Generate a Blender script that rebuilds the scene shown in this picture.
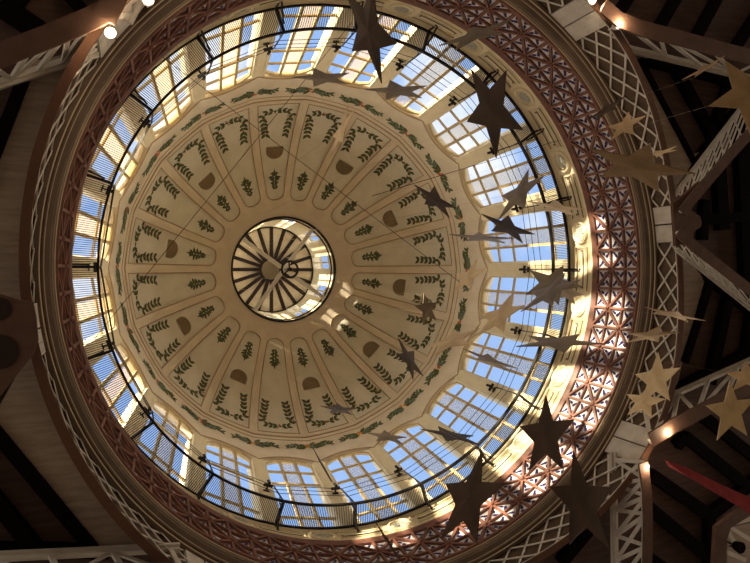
import bpy, math, random
from math import pi, sin, cos, atan2, sqrt, radians, degrees, hypot, acos
from mathutils import Vector, Matrix
random.seed(7)
scn = bpy.context.scene
col = scn.collection
for o in list(bpy.data.objects):
    bpy.data.objects.remove(o, do_unlink=True)

# ------------------------------------------------------------------ camera
# world origin = foot of the dome's vertical axis at eye height; x to the photo's right, y to its bottom, z up
CAM = Vector((-6.464, 0.131, 0.0))
FPX = 640.1
R = [(0.9359330737, -0.0025514156, -0.3521686695),
     (-0.0025514156, 0.9998983919, -0.0140248441),
     (0.3521686695, 0.0140248441, 0.9358314656)]      # rows: image right, image down, forward
cd = bpy.data.cameras.new('camera')
cd.sensor_fit = 'HORIZONTAL'; cd.sensor_width = 36; cd.lens = 36 * FPX / 750
cd.clip_start = 0.05; cd.clip_end = 500
cam = bpy.data.objects.new('camera', cd); col.objects.link(cam)
m = Matrix.Identity(4)
for i in range(3):
    m[i][0] = R[0][i]; m[i][1] = -R[1][i]; m[i][2] = -R[2][i]; m[i][3] = CAM[i]
cam.matrix_world = m
scn.camera = cam

# ------------------------------------------------------------------ world, sun, exposure
scn.view_settings.view_transform = 'Standard'
scn.view_settings.look = 'None'
scn.view_settings.gamma = 1
scn.view_settings.use_curve_mapping = False
scn.view_settings.exposure = 0.0

w = bpy.data.worlds.new('sky'); scn.world = w; w.use_nodes = True
nt = w.node_tree; nt.nodes.clear()
N = nt.nodes.new; L = nt.links.new
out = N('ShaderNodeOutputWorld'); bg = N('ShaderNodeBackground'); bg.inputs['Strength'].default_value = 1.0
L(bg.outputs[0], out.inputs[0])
tc = N('ShaderNodeTexCoord'); sep = N('ShaderNodeSeparateXYZ'); L(tc.outputs['Generated'], sep.inputs[0])
sky = N('ShaderNodeValToRGB'); L(sep.outputs['Z'], sky.inputs[0])
sky.color_ramp.elements[0].position = 0.0; sky.color_ramp.elements[0].color = (0.70, 0.84, 1.0, 1)
sky.color_ramp.elements[1].position = 0.9; sky.color_ramp.elements[1].color = (0.36, 0.57, 0.98, 1)
noi = N('ShaderNodeTexNoise'); noi.inputs['Scale'].default_value = 3.2; noi.inputs['Detail'].default_value = 6
mp = N('ShaderNodeMapping'); mp.inputs['Scale'].default_value = (1, 1, 2.2); L(tc.outputs['Generated'], mp.inputs[0]); L(mp.outputs[0], noi.inputs[0])
# more cloud towards the sunny side (-x, -y)
dotn = N('ShaderNodeVectorMath'); dotn.operation = 'DOT_PRODUCT'; dotn.inputs[1].default_value = (-0.8, -0.6, 0); L(tc.outputs['Generated'], dotn.inputs[0])
ma = N('ShaderNodeMath'); ma.operation = 'MULTIPLY_ADD'; ma.inputs[1].default_value = 0.13; L(dotn.outputs['Value'], ma.inputs[0]); L(noi.outputs[0], ma.inputs[2])
cl = N('ShaderNodeValToRGB'); L(ma.outputs[0], cl.inputs[0])
cl.color_ramp.elements[0].position = 0.50; cl.color_ramp.elements[0].color = (0, 0, 0, 1)
cl.color_ramp.elements[1].position = 0.66; cl.color_ramp.elements[1].color = (1, 1, 1, 1)
mx = N('ShaderNodeMixRGB'); L(cl.outputs[0], mx.inputs[0]); L(sky.outputs[0], mx.inputs[1]); mx.inputs[2].default_value = (1.35, 1.3, 1.2, 1)
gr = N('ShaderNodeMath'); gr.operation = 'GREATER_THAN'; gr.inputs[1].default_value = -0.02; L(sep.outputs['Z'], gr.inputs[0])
mg = N('ShaderNodeMixRGB'); L(gr.outputs[0], mg.inputs[0]); mg.inputs[1].default_value = (5.3, 4.9, 4.15, 1)  # unseen glow below the horizon, boosted to brighten the dome
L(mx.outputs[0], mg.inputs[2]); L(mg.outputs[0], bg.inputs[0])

SUN_AZ, SUN_EL = -142.0, 12.5
sd = bpy.data.lights.new('sun', 'SUN'); sd.energy = 20.0; sd.color = (1.0, 0.84, 0.58); sd.angle = radians(1.2)
so = bpy.data.objects.new('sun', sd); col.objects.link(so)
sv = Vector((cos(radians(SUN_AZ)) * cos(radians(SUN_EL)), sin(radians(SUN_AZ)) * cos(radians(SUN_EL)), sin(radians(SUN_EL))))
so.rotation_euler = sv.to_track_quat('Z', 'Y').to_euler(); so.location = sv * 60

# added fill: unseen area lights along the side walls brighten hall and dome
def fill_light(loc, target, sx, sy, e, c):
    ld = bpy.data.lights.new('hall_fill', 'AREA'); ld.shape = 'RECTANGLE'; ld.size = sx; ld.size_y = sy; ld.energy = e; ld.color = c
    lo = bpy.data.objects.new('hall_fill', ld); col.objects.link(lo); lo.location = loc
    lo.rotation_euler = (Vector(loc) - Vector(target)).to_track_quat('Z', 'Y').to_euler()
fill_light((29.4, 0, 9), (0, 0, 0), 40, 6, 2200, (1.0, 0.86, 0.70))
fill_light((0, 29.4, 9), (0, 0, 0), 40, 6, 1300, (1.0, 0.86, 0.70))
fill_light((0, -29.4, 9), (0, 0, 0), 40, 6, 1300, (1.0, 0.86, 0.70))
fill_light((-29.4, 0, 9), (0, 0, 0), 40, 6, 2200, (1.0, 0.88, 0.74))

# ------------------------------------------------------------------ materials
def mat(name, c, rough=0.7, metal=0.0, c2=None, scale=6.0, bump=0.0, detail=4, stretch=None, spec=0.3):
    M = bpy.data.materials.new(name); M.use_nodes = True
    t = M.node_tree; b = t.nodes['Principled BSDF']
    b.inputs['Base Color'].default_value = (*c, 1); b.inputs['Roughness'].default_value = rough; b.inputs['Metallic'].default_value = metal
    b.inputs['Specular IOR Level'].default_value = spec
    if c2 or bump:
        co = t.nodes.new('ShaderNodeTexCoord'); n = t.nodes.new('ShaderNodeTexNoise')
        n.inputs['Scale'].default_value = scale; n.inputs['Detail'].default_value = detail
        if stretch:
            mm = t.nodes.new('ShaderNodeMapping'); mm.inputs['Scale'].default_value = stretch
            t.links.new(co.outputs['Object'], mm.inputs[0]); t.links.new(mm.outputs[0], n.inputs[0])
        else:
            t.links.new(co.outputs['Object'], n.inputs[0])
        if c2:
            r = t.nodes.new('ShaderNodeValToRGB'); r.color_ramp.elements[0].color = (*c, 1); r.color_ramp.elements[1].color = (*c2, 1)
            r.color_ramp.elements[0].position = 0.35; r.color_ramp.elements[1].position = 0.68
            t.links.new(n.outputs[0], r.inputs[0]); t.links.new(r.outputs[0], b.inputs['Base Color'])
        if bump:
            bp = t.nodes.new('ShaderNodeBump'); bp.inputs['Strength'].default_value = bump; bp.inputs['Distance'].default_value = 0.02
            t.links.new(n.outputs[0], bp.inputs['Height']); t.links.new(bp.outputs[0], b.inputs['Normal'])
    return M
def S(r, g, b):      # sRGB 0-255 to linear
    f = lambda v: (v / 255 / 12.92) if v <= 10 else ((v / 255 + 0.055) / 1.055) ** 2.4
    return (f(r), f(g), f(b))
M = {}
M['dome'] = mat('dome_plaster', S(214, 200, 176), 0.85, c2=S(224, 211, 190), scale=1.5, bump=0.05)
M['panel'] = mat('dome_panel_plaster', S(214, 208, 190), 0.85, c2=S(224, 218, 202), scale=1.8, bump=0.05)
M['bead'] = mat('dome_moulding', S(176, 150, 120), 0.8, c2=S(192, 166, 134), scale=2)
M['cream'] = mat('cream_plaster', S(230, 216, 182), 0.75, c2=S(236, 224, 194), scale=3)
M['cream_mould'] = mat('cream_moulding', S(206, 184, 138), 0.75)
M['medal'] = mat('grey_medallion', S(172, 172, 160), 0.6, c2=S(206, 204, 190), scale=9)
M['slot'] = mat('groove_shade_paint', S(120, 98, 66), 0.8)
M['terra'] = mat('glazed_terracotta', S(112, 76, 66), 0.5, c2=S(136, 88, 70), scale=5, spec=0.5)
M['tile'] = mat('white_glazed_tile', S(214, 206, 206), 0.3, c2=S(228, 220, 220), scale=8, spec=0.5)
M['blue'] = mat('cobalt_tile_paint', S(30, 33, 84), 0.3)
M['ring'] = mat('brown_ring_moulding', S(100, 85, 70), 0.8, c2=S(112, 95, 79), scale=2)
M['ringlight'] = mat('pale_ring_bead', S(182, 164, 138), 0.6)
M['white'] = mat('white_painted_steel', S(205, 198, 186), 0.6, c2=S(188, 178, 164), scale=3)
M['barwhite'] = mat('bright_white_paint', S(242, 238, 228), 0.5)
M['back'] = mat('grey_brown_back_wall', S(84, 66, 50), 0.85, c2=S(96, 78, 60), scale=4)
M['flange'] = mat('brown_painted_flange', S(98, 66, 48), 0.6, c2=S(86, 58, 42), scale=3)
M['chord'] = mat('brown_painted_chord', S(96, 70, 56), 0.75, c2=S(84, 60, 47), scale=3)
M['black'] = mat('black_iron', S(30, 27, 26), 0.5)
M['beam'] = mat('black_painted_beam', S(14, 11, 10), 0.9, spec=0.03)
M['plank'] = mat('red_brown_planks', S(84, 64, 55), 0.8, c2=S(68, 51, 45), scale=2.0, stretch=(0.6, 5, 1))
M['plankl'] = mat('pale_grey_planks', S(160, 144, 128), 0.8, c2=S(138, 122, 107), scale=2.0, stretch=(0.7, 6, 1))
M['plankl2'] = mat('pale_wood_planks', S(236, 222, 196), 0.8, c2=S(222, 206, 178), scale=3.0, stretch=(1, 1, 1))
M['darkwood'] = mat('dark_brown_wood', S(38, 24, 18), 0.6)
M['frame'] = mat('cream_window_frame', S(206, 184, 140), 0.6, c2=S(192, 168, 122), scale=6)
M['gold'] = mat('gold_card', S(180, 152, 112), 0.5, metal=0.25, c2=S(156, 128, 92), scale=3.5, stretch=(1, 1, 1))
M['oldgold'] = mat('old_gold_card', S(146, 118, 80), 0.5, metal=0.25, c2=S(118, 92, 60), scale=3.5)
M['goldlit'] = mat('lit_gold_card', S(236, 212, 168), 0.5, metal=0.15, c2=S(212, 184, 138), scale=3.5)  # gold star card lightened, lamp light put into the colour
M['goldshade'] = mat('shaded_gold_card', S(80, 62, 46), 0.55, metal=0.25, c2=S(64, 49, 36), scale=3.5)  # gold star card darkened, backlit shade put into the colour
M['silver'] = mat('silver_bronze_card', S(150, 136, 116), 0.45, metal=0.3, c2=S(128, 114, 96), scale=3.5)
M['rubyred'] = mat('red_fabric', S(128, 20, 22), 0.9, c2=S(104, 14, 17), scale=4)
M['stone'] = mat('hall_floor_stone', S(196, 184, 166), 0.7, c2=S(180, 168, 150), scale=1.5)
M['wall'] = mat('hall_wall_plaster', S(120, 98, 78), 0.9)
M['green'] = mat('leaf_green_paint', S(70, 80, 52), 0.8, c2=S(100, 106, 72), scale=14)
M['green2'] = mat('leaf_green_cool_lit', S(112, 124, 108), 0.8, c2=S(88, 104, 84), scale=14)  # leaf green turned bluish, cool light put into the colour
M['pink'] = mat('pink_flower_paint', S(190, 118, 88), 0.8, c2=S(176, 96, 66), scale=14)
M['orange'] = mat('orange_flower_paint', S(206, 112, 48), 0.8, c2=S(196, 146, 60), scale=14)
M['grille'] = mat('vent_grille_bronze', S(134, 116, 90), 0.8, c2=S(120, 104, 80), scale=3)
M['grillebar'] = mat('vent_bar_bronze', S(152, 134, 106), 0.8)
def glassmat(name, tint, mixf, trans=None):
    G = bpy.data.materials.new(name); G.use_nodes = True; t = G.node_tree; t.nodes.clear()
    o = t.nodes.new('ShaderNodeOutputMaterial'); a = t.nodes.new('ShaderNodeBsdfTransparent'); a.inputs[0].default_value = (*tint, 1)
    mixn = t.nodes.new('ShaderNodeMixShader'); mixn.inputs[0].default_value = mixf
    if trans:
        b = t.nodes.new('ShaderNodeBsdfTranslucent'); b.inputs[0].default_value = (*trans, 1)
    else:
        b = t.nodes.new('ShaderNodeBsdfGlossy'); b.inputs[0].default_value = (1, 1, 1, 1); b.inputs['Roughness'].default_value = 0.05
    t.links.new(a.outputs[0], mixn.inputs[1]); t.links.new(b.outputs[0], mixn.inputs[2]); t.links.new(mixn.outputs[0], o.inputs[0])
    return G
M['glass'] = glassmat('clear_glass', (0.97, 0.98, 1.0), 0.04)
M['glass2'] = glassmat('hazy_lantern_glass', (0.8, 0.82, 0.85), 0.12, (0.5, 0.46, 0.4))
M['frost'] = glassmat('frosted_glass', (0.80, 0.83, 0.84), 0.42, (0.50, 0.35, 0.17))
E = bpy.data.materials.new('lamp_glow'); E.use_nodes = True
E.node_tree.nodes['Principled BSDF'].inputs['Emission Color'].default_value = (1, 0.78, 0.5, 1)
E.node_tree.nodes['Principled BSDF'].inputs['Emission Strength'].default_value = 14
M['glow'] = E

# ------------------------------------------------------------------ mesh helpers
class MB:
    def __init__(s): s.v = []; s.f = []; s.mi = []
    def add(s, vs, fs, mi=0):
        o = len(s.v); s.v += [tuple(p) for p in vs]; s.f += [tuple(i + o for i in f) for f in fs]; s.mi += [mi] * len(fs)
    def quad(s, a, b, c, d, mi=0): s.add([a, b, c, d], [(0, 1, 2, 3)], mi)
    def prism(s, ring0, ring1, mi=0):                       # two equal polygons joined and capped
        n = len(ring0)
        s.add(list(ring0) + list(ring1), [tuple(range(n))[::-1], tuple(range(n, 2 * n))] + [(i, (i + 1) % n, n + (i + 1) % n, n + i) for i in range(n)], mi)
    def bar(s, a, b, wd, th, up=(0, 0, 1), mi=0):           # rectangular bar, wd across, th along up
        a = Vector(a); b = Vector(b); d = (b - a).normalized(); u = Vector(up); sd_ = d.cross(u)
        if sd_.length < 1e-4: sd_ = d.cross(Vector((1, 0, 0)))
        sd_.normalize(); u = sd_.cross(d).normalized(); x = sd_ * wd / 2; y = u * th / 2
        s.prism([a - x - y, a + x - y, a + x + y, a - x + y], [b - x - y, b + x - y, b + x + y, b - x + y], mi)
    def tube(s, pts, r, n=6, closed=False, mi=0):
        pts = [Vector(p) for p in pts]; k = len(pts); rings = []; ref = None
        for i, p in enumerate(pts):
            a = pts[(i - 1) % k] if (closed or i > 0) else p; b = pts[(i + 1) % k] if (closed or i < k - 1) else p
            d = (b - a).normalized()
            if ref is None: ref = d.orthogonal().normalized()
            x = (ref - d * ref.dot(d)).normalized(); ref = x; y = d.cross(x)
            rings.append([p + (x * cos(2 * pi * j / n) + y * sin(2 * pi * j / n)) * r for j in range(n)])
        o = len(s.v)
        for q in rings: s.v += [tuple(p) for p in q]
        for i in range(k if closed else k - 1):
            for j in range(n):
                s.f.append((o + i * n + j, o + i * n + (j + 1) % n, o + ((i + 1) % k) * n + (j + 1) % n, o + ((i + 1) % k) * n + j)); s.mi.append(mi)
        if not closed:
            s.f.append(tuple(o + j for j in range(n))[::-1]); s.mi.append(mi)
            s.f.append(tuple(o + (k - 1) * n + j for j in range(n))); s.mi.append(mi)
    def revolve(s, prof, a0=0, a1=360, n=240, mi=0, closed_prof=False):
        full = abs(a1 - a0 - 360) < 1e-6; m_ = n if full else n + 1
        vs = [P(a0 + (a1 - a0) * i / n, r, z) for i in range(m_) for r, z in prof]; k = len(prof); fs = []
        for i in range(n):
            j = (i + 1) % m_
            for q in range(k if closed_prof else k - 1):
                q2 = (q + 1) % k
                fs.append((i * k + q, j * k + q, j * k + q2, i * k + q2))
        s.add(vs, fs, mi)
    def ball(s, c, r, n=10, m_=7, mi=0, sq=(1, 1, 1)):
        vs = []; fs = []
        for i in range(m_ + 1):
            t = pi * i / m_
            for j in range(n):
                p = 2 * pi * j / n; vs.append((c[0] + r * sq[0] * sin(t) * cos(p), c[1] + r * sq[1] * sin(t) * sin(p), c[2] + r * sq[2] * cos(t)))
        for i in range(m_):
            for j in range(n): fs.append((i * n + j, (i + 1) * n + j, (i + 1) * n + (j + 1) % n, i * n + (j + 1) % n))
        s.add(vs, fs, mi)
    def build(s, name, m_, parent=None, smooth=False, loc=None):
        me = bpy.data.meshes.new(name)
        if loc is not None: s.v = [(x - loc[0], y - loc[1], z - loc[2]) for x, y, z in s.v]
        me.from_pydata(s.v, [], s.f)
        for q in (m_ if isinstance(m_, (list, tuple)) else [m_]): me.materials.append(q)
        me.polygons.foreach_set('material_index', s.mi)
        if smooth: me.polygons.foreach_set('use_smooth', [True] * len(s.f))
        me.validate(); me.update()
        o = bpy.data.objects.new(name, me); col.objects.link(o)
        if loc is not None: o.location = loc
        if parent: o.parent = parent
        return o
def P(az, r, z): a = radians(az); return (r * cos(a), r * sin(a), z)
def empty(name, loc=(0, 0, 0), rz=0):
    o = bpy.data.objects.new(name, None); col.objects.link(o); o.location = loc; o.rotation_euler = (0, 0, rz); o.empty_display_size = 0.3; return o
def tag(o, label, cat=None, group=None, kind=None):
    if label: o['label'] = label
    if cat: o['category'] = cat
    if group: o['group'] = group
    if kind: o['kind'] = kind
    return o
def struct(o, label): return tag(o, label, None, None, 'structure')
def copies(src, rz, loc=None):
    c = src.copy(); col.objects.link(c); c.rotation_euler = (0, 0, rz)
    if loc: c.location = loc
    for ch in src.children:
        d = ch.copy(); col.objects.link(d); d.parent = c
        for g in ch.children:
            e_ = g.copy(); col.objects.link(e_); e_.parent = d
    return c
def ray(px, py):
    a = (px - 375) / FPX; b = (py - 281.5) / FPX
    return Vector([R[0][i] * a + R[1][i] * b + R[2][i] for i in range(3)])
def atz(px, py, z):                                          # the world point at height z seen at a photo pixel
    d = ray(px, py); return CAM + d * (z / d.z)

# ================================================================== STRUCTURE
# ---- hall floor and walls
b = MB(); b.prism([(-30, -30, -1.8), (30, -30, -1.8), (30, 30, -1.8), (-30, 30, -1.8)], [(-30, -30, -1.6), (30, -30, -1.6), (30, 30, -1.6), (-30, 30, -1.6)])
struct(b.build('floor', M['stone']), 'grey stone market hall floor far below the dome')
for nm, (x0, y0, x1, y1) in dict(left=(-30.3, -30, -30, 30), right=(30, -30, 30.3, 30), far=(-30, -30.3, 30, -30), near=(-30, 30, 30, 30.3)).items():
    b = MB(); b.prism([(x0, y0, -1.8), (x1, y0, -1.8), (x1, y1, -1.8), (x0, y1, -1.8)], [(x0, y0, 15.2), (x1, y0, 15.2), (x1, y1, 15.2), (x0, y1, 15.2)])
    struct(b.build('wall_' + nm, M['wall']), 'plastered ' + nm + ' wall of the market hall')

# ---- hall roof of dark planks, a flat sheet with the round hole of the dome
ZR = 14.9
b = MB(); n = 192; vs = []; fs = []
for i in range(n):
    a = 2 * pi * i / n; c, s_ = cos(a), sin(a); k = 30.2 / max(abs(c), abs(s_))
    vs += [(8.6 * c, 8.6 * s_, ZR), (k * c, k * s_, ZR), (8.6 * c, 8.6 * s_, ZR + 0.3), (k * c, k * s_, ZR + 0.3)]
for i in range(n):
    o, q = 4 * i, 4 * ((i + 1) % n)
    fs += [(o, q, q + 1, o + 1), (o + 2, o + 3, q + 3, q + 2), (o, o + 2, q + 2, q)]
b.add(vs, fs)
roof = struct(b.build('ceiling', M['plank']), 'dark reddish brown plank ceiling of the hall around the dome')

# pale plank sheets next to the ring and black beams, each where it lies under the roof
def inner_arc(a0, a1, z, r=8.61, n=24): return [P(a0 + (a1 - a0) * i / n, r, z) for i in range(n + 1)]
def azof(p): return degrees(atan2(p[1], p[0]))
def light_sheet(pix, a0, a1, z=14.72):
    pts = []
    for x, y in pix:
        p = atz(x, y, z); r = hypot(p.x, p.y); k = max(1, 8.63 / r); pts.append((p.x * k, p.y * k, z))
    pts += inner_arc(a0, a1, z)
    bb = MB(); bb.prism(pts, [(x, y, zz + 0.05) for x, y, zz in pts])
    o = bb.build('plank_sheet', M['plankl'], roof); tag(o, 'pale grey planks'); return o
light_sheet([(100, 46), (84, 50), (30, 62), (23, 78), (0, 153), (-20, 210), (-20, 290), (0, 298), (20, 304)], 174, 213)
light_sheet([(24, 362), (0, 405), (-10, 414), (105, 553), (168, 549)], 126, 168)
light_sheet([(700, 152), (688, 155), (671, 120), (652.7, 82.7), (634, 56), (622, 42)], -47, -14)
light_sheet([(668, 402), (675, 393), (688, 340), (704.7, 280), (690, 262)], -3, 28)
light_sheet([(604, 563), (616, 508)], 46, 62) if False else None
def beam(px, wd, z=14.78, th=0.24):
    bb = MB(); a = atz(*px[0], z); c = atz(*px[1], z); d = (c - a).normalized()
    off = lambda q: q[0] < -2 or q[0] > 751 or q[1] < -2 or q[1] > 565
    if off(px[1]): c = c + d * 6                             # beams that run out of the photo go on to the next bay
    if off(px[0]): a = a - d * 6
    bb.bar(a, c, wd, th)
    return bb.build('roof_beam', M['beam'], roof)
BE = [((26, 76), (-22, 200), .24), ((-20, 411), (100, 556), .27), ((-20, 480), (40, 554), .30), ((-20, 549), (110, 551), .26),
      ((0, 5), (40, 32), .42), ((62, -12), (86, 14), .22), ((14, 8), (24, -4), .2),
      ((638, 60), (694, 166), .17), ((674, 66), (713, 138), .3), ((646, 62), (722, 80), .2), ((718, 77), (730, 84), .3), ((730, 80), (716, 122), .3), ((694, 164), (746, 100), .28),
      ((677, -4), (656, 32), .3), ((718, -4), (694, 40), .3), ((756, 15), (732, 52), .3), ((640, -20), (615, 18), .3),
      ((717, 148), (722, 230), .42), ((740, 120), (748, 300), .5), ((700, 220), (760, 216), .3), ((704, 200), (702, 240), .25),
      ((710, 278), (683, 362), .24), ((727, 300), (709, 384), .32), ((704, 276), (760, 318), .26), ((752, 310), (745, 360), .35), ((672, 392), (752, 350), .3),
      ((684, 436), (748, 487), .34), ((650, 474), (712, 517), .36), ((648, 507), (712, 560), .36), ((640, 552), (680, 580), .36), ((709, 512), (709, 580), .34), ((709, 515), (760, 476), .34),
      ((700, 414), (760, 462), .34), ((684, 436), (676, 446), .3), ((596, 520), (560, 563), .3), ((655, 470), (700, 430), .01)]
for i, (a, c, wd) in enumerate(BE[:-1]): beam((a, c), wd, 14.78 - .002 * i)

# ---- the ring girder below the tiles: 0 deg is photo right, 90 deg photo bottom
NODE = [-9 + 45 * k for k in range(8)]
def zlow(az): return 14.19 + 0.30 * cos(radians(4 * (az + 9)))
ring = struct(empty('trim_1'), 'round ring girder with white criss-cross lattice below the tiled band')
b = MB(); b.revolve([(8.56, 15.6), (8.56, 13.85), (8.62, 13.85), (8.62, 15.6)], closed_prof=True)
bk = b
# back wall follows the wavy lower edge
bk = MB(); n = 240; vs = []; fs = []
for i in range(n):
    az = 360 * i / n; zl = zlow(az)
    vs += [P(az, 8.52, 15.3), P(az, 8.52, zl), P(az, 8.60, zl), P(az, 8.60, 15.3)]
for i in range(n):
    o, q = 4 * i, 4 * ((i + 1) % n); fs += [(o + j, q + j, q + (j + 1) % 4, o + (j + 1) % 4) for j in range(4)]
bk.add(vs, fs); bk.revolve([(8.30, 15.24), (8.90, 15.24), (8.90, 15.62), (8.30, 15.62)], closed_prof=True); bk.build('back_wall', M['back'], ring)
fl = MB(); vs = []; fs = []
for i in range(n):
    az = 360 * i / n; zl = zlow(az)
    vs += [P(az, 8.42, zl), P(az, 8.42, zl - .04), P(az, 8.61, zl - .04), P(az, 8.61, 14.95), P(az, 8.60, 14.95), P(az, 8.60, zl), P(az, 8.55, zl), P(az, 8.5, zl)]
for i in range(n):
    o, q = 8 * i, 8 * ((i + 1) % n); fs += [(o + j, q + j, q + (j + 1) % 8, o + (j + 1) % 8) for j in range(8)]
fl.add(vs, fs); fl.build('lower_flange', M['flange'], ring)
SL = 0.78 / 6.6
for k in range(8):
    c0 = NODE[k] + 3.7; c1 = NODE[k] + 45 - 3.7
    lb = MB()
    for sgn in (1, -1):
        j0 = int(c0 / 4.8) - 4; 
        for j in range(j0, j0 + 20):
            a = j * 4.8
            pts = []
            for t in range(0, 61):
                z = 15.22 - t * 0.025; az = a + sgn * (15.22 - z) / SL
                if z < zlow(az): break
                if c0 <= az <= c1: pts.append(P(az, 8.46 + 0.012 * sgn, z))
            if len(pts) > 2:
                pts = pts[::6] + ([pts[-1]] if (len(pts) - 1) % 6 else [])
                for p, q in zip(pts, pts[1:]): lb.bar(p, q, 0.055, 0.02, up=(p[0], p[1], 0))
    for z0 in (0,):
        aa = [c0 + (c1 - c0) * i / 24 for i in range(25)]
        for p, q in zip(aa, aa[1:]): lb.bar(P(p, 8.45, zlow(p) + .03), P(q, 8.45, zlow(q) + .03), .03, .03, up=(0, 0, 1))
    lb.build('lattice_panel', M['white'], ring)
    pb = MB(); nd = NODE[k]
    for s0, s1 in ((-3.6, -0.15), (0.15, 3.6)):
        aa = [nd + s0 + (s1 - s0) * i / 4 for i in range(5)]
        for p, q in zip(aa, aa[1:]):
            pb.prism([P(p, 8.43, zlow(p)), P(q, 8.43, zlow(q)), P(q, 8.43, 15.24), P(p, 8.43, 15.24)][::-1],
                     [P(p, 8.50, zlow(p)), P(q, 8.50, zlow(q)), P(q, 8.50, 15.24), P(p, 8.50, 15.24)][::-1])
        for aq in (aa[0] + .35, (aa[0] + aa[-1]) / 2, aa[-1] - .35):
            for i in range(8):
                z = zlow(nd) + .08 + i * (15.14 - zlow(nd)) / 8
                pb.ball(P(aq, 8.43, z), .016, 5, 3)
    tag(pb.build('riveted_plate', M['white'], ring), 'white riveted steel plate')

# ---- stepped round moulding between lattice and tiles
b = MB(); b.revolve([(8.46, 15.20), (8.37, 15.20), (8.34, 15.24), (8.28, 15.26), (8.27, 15.34), (8.17, 15.38), (8.14, 15.46), (8.10, 15.52), (8.50, 15.60)], closed_prof=True)
mring = struct(b.build('trim_2', M['ring']), 'brown stepped round moulding under the tiled band')
for r, z, t in ((8.36, 15.215, .022), (8.275, 15.30, .012), (8.125, 15.46, .012), (8.09, 15.50, .024)):
    b = MB(); b.tube([P(i * 2, r, z) for i in range(180)], t, 5, True); tag(b.build('bead', M['ringlight'], mring), 'pale bead')

# ---- tiled band
tb = struct(empty('wall_tile_band'), 'round band of blue and white triangular tiles between terracotta ribs')
ZT = [15.545, 16.14, 16.74, 17.36]
def rT(z): return 8.096 - 0.052 * (z - 15.52)
b = MB(); b.revolve([(rT(15.5) + .05, 15.5), (rT(17.5) + .05, 17.5), (rT(17.5) + .5, 17.5), (rT(15.5) + .5, 15.5)], closed_prof=True)
b.build('tile_bed', M['terra'], tb)
ribs = MB(); tiles = MB(); mot = MB(); H = 4.5
def tp(az, z, d=0): return P(az, rT(z) + d, z)
def ribbar(a0, z0, a1, z1, wd):
    p = Vector(tp(a0, z0, .0)); q = Vector(tp(a1, z1, .0)); am = radians((a0 + a1) / 2)
    ribs.bar(p, q, wd, 0.11, up=(cos(am), sin(am), 0))
for j in range(80):
    a = j * H
    for r_ in range(3):
        z0, z1 = ZT[r_], ZT[r_ + 1]
        ribbar(a, z0, a, z1, .075)
        nodeA = ((j + r_) % 2 == 0) if False else None
        # star nodes: row 16.74 (index 2) at even j, 16.14 (1) at odd j, 17.36 (3) odd, 15.54 (0) even
        def star(jj, rr): return (jj % 2 == 0) == (rr in (0, 2))
        if star(j, r_): d0, d1 = (a, z0), (a + H, z1)
        else: d0, d1 = (a, z1), (a + H, z0)
        ribbar(*d0, *d1, .075)
        cor = [(a, z0), (a + H, z0), (a + H, z1), (a, z1)]
        oth = [c for c in cor if c not in (d0, d1)]
        for o3 in oth:
            tri = [d0, d1, o3]; cx = sum(t[0] for t in tri) / 3; cz = sum(t[1] for t in tri) / 3
            tt = [(cx + (t[0] - cx) * .80, cz + (t[1] - cz) * .80) for t in tri]
            tiles.prism([tp(*t, .045) for t in tt], [tp(*t, .02) for t in tt])
            # painted motif: three petals and a diamond heart, fitted to the triangle
            def loc(u, v, wv): return (cx + u * (tri[0][0] - cx) + v * (tri[1][0] - cx) + wv * (tri[2][0] - cx), cz + u * (tri[0][1] - cz) + v * (tri[1][1] - cz) + wv * (tri[2][1] - cz))
            for uvw in ((1, 0, 0), (0, 1, 0), (0, 0, 1)):
                ctr = loc(*[.34 * q for q in uvw]); dv = (ctr[0] - cx, ctr[1] - cz)
                ln = hypot(dv[0] * .141, dv[1]); ux, uz = dv[0] * .141 / ln, dv[1] / ln; L_ = .085 if uvw[2] == 0 else .075; W_ = .046
                ring_ = []
                for q in range(8):
                    t_ = 2 * pi * q / 8; e1 = L_ * cos(t_); e2 = W_ * sin(t_)
                    ring_.append(tp(ctr[0] + (e1 * ux - e2 * uz) / .141, ctr[1] + e1 * uz + e2 * ux, .0165))
                mot.add(ring_, [tuple(range(8))])
            for uvw in ((1, 0, 0), (0, 1, 0), (0, 0, 1)):
                ctr = loc(*[.56 * q for q in uvw])
                mot.add([tp(ctr[0] + .024 * cos(t_) / .141, ctr[1] + .024 * sin(t_), .0162) for t_ in (0, 1.05, 2.1, 3.14, 4.2, 5.25)], [(0, 1, 2, 3, 4, 5)])
            mot.add([tp(cx + 0.075 * cos(t_) / .141, cz + .075 * sin(t_), .0160) for t_ in (0, pi / 2, pi, 3 * pi / 2)], [(0, 1, 2, 3)])
for r_ in (1, 2):
    for j in range(80): ribbar(j * H, ZT[r_], (j + 1) * H, ZT[r_], .06)
for j in range(80):
    for r_ in (1, 2):
        if (j % 2 == 0) == (r_ == 2):
            c = Vector(tp(j * H, ZT[r_], -.05)); ribs.ball(c, .085, 8, 5, sq=(1, 1, 1))
b2 = MB(); b2.revolve([(8.10, 15.52), (8.02, 15.53), (8.02, 15.60), (8.12, 15.61)], closed_prof=True)
b2.revolve([(8.06, 17.30), (7.95, 17.31), (7.90, 17.40), (7.90, 17.50), (8.2, 17.50)], closed_prof=True)
b2.build('terracotta_border', M['terra'], tb)
ribs.build('terracotta_rib', M['terra'], tb); tiles.build('tile_face', M['tile'], tb); mot.build('tile_motif', M['blue'], tb)

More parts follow.
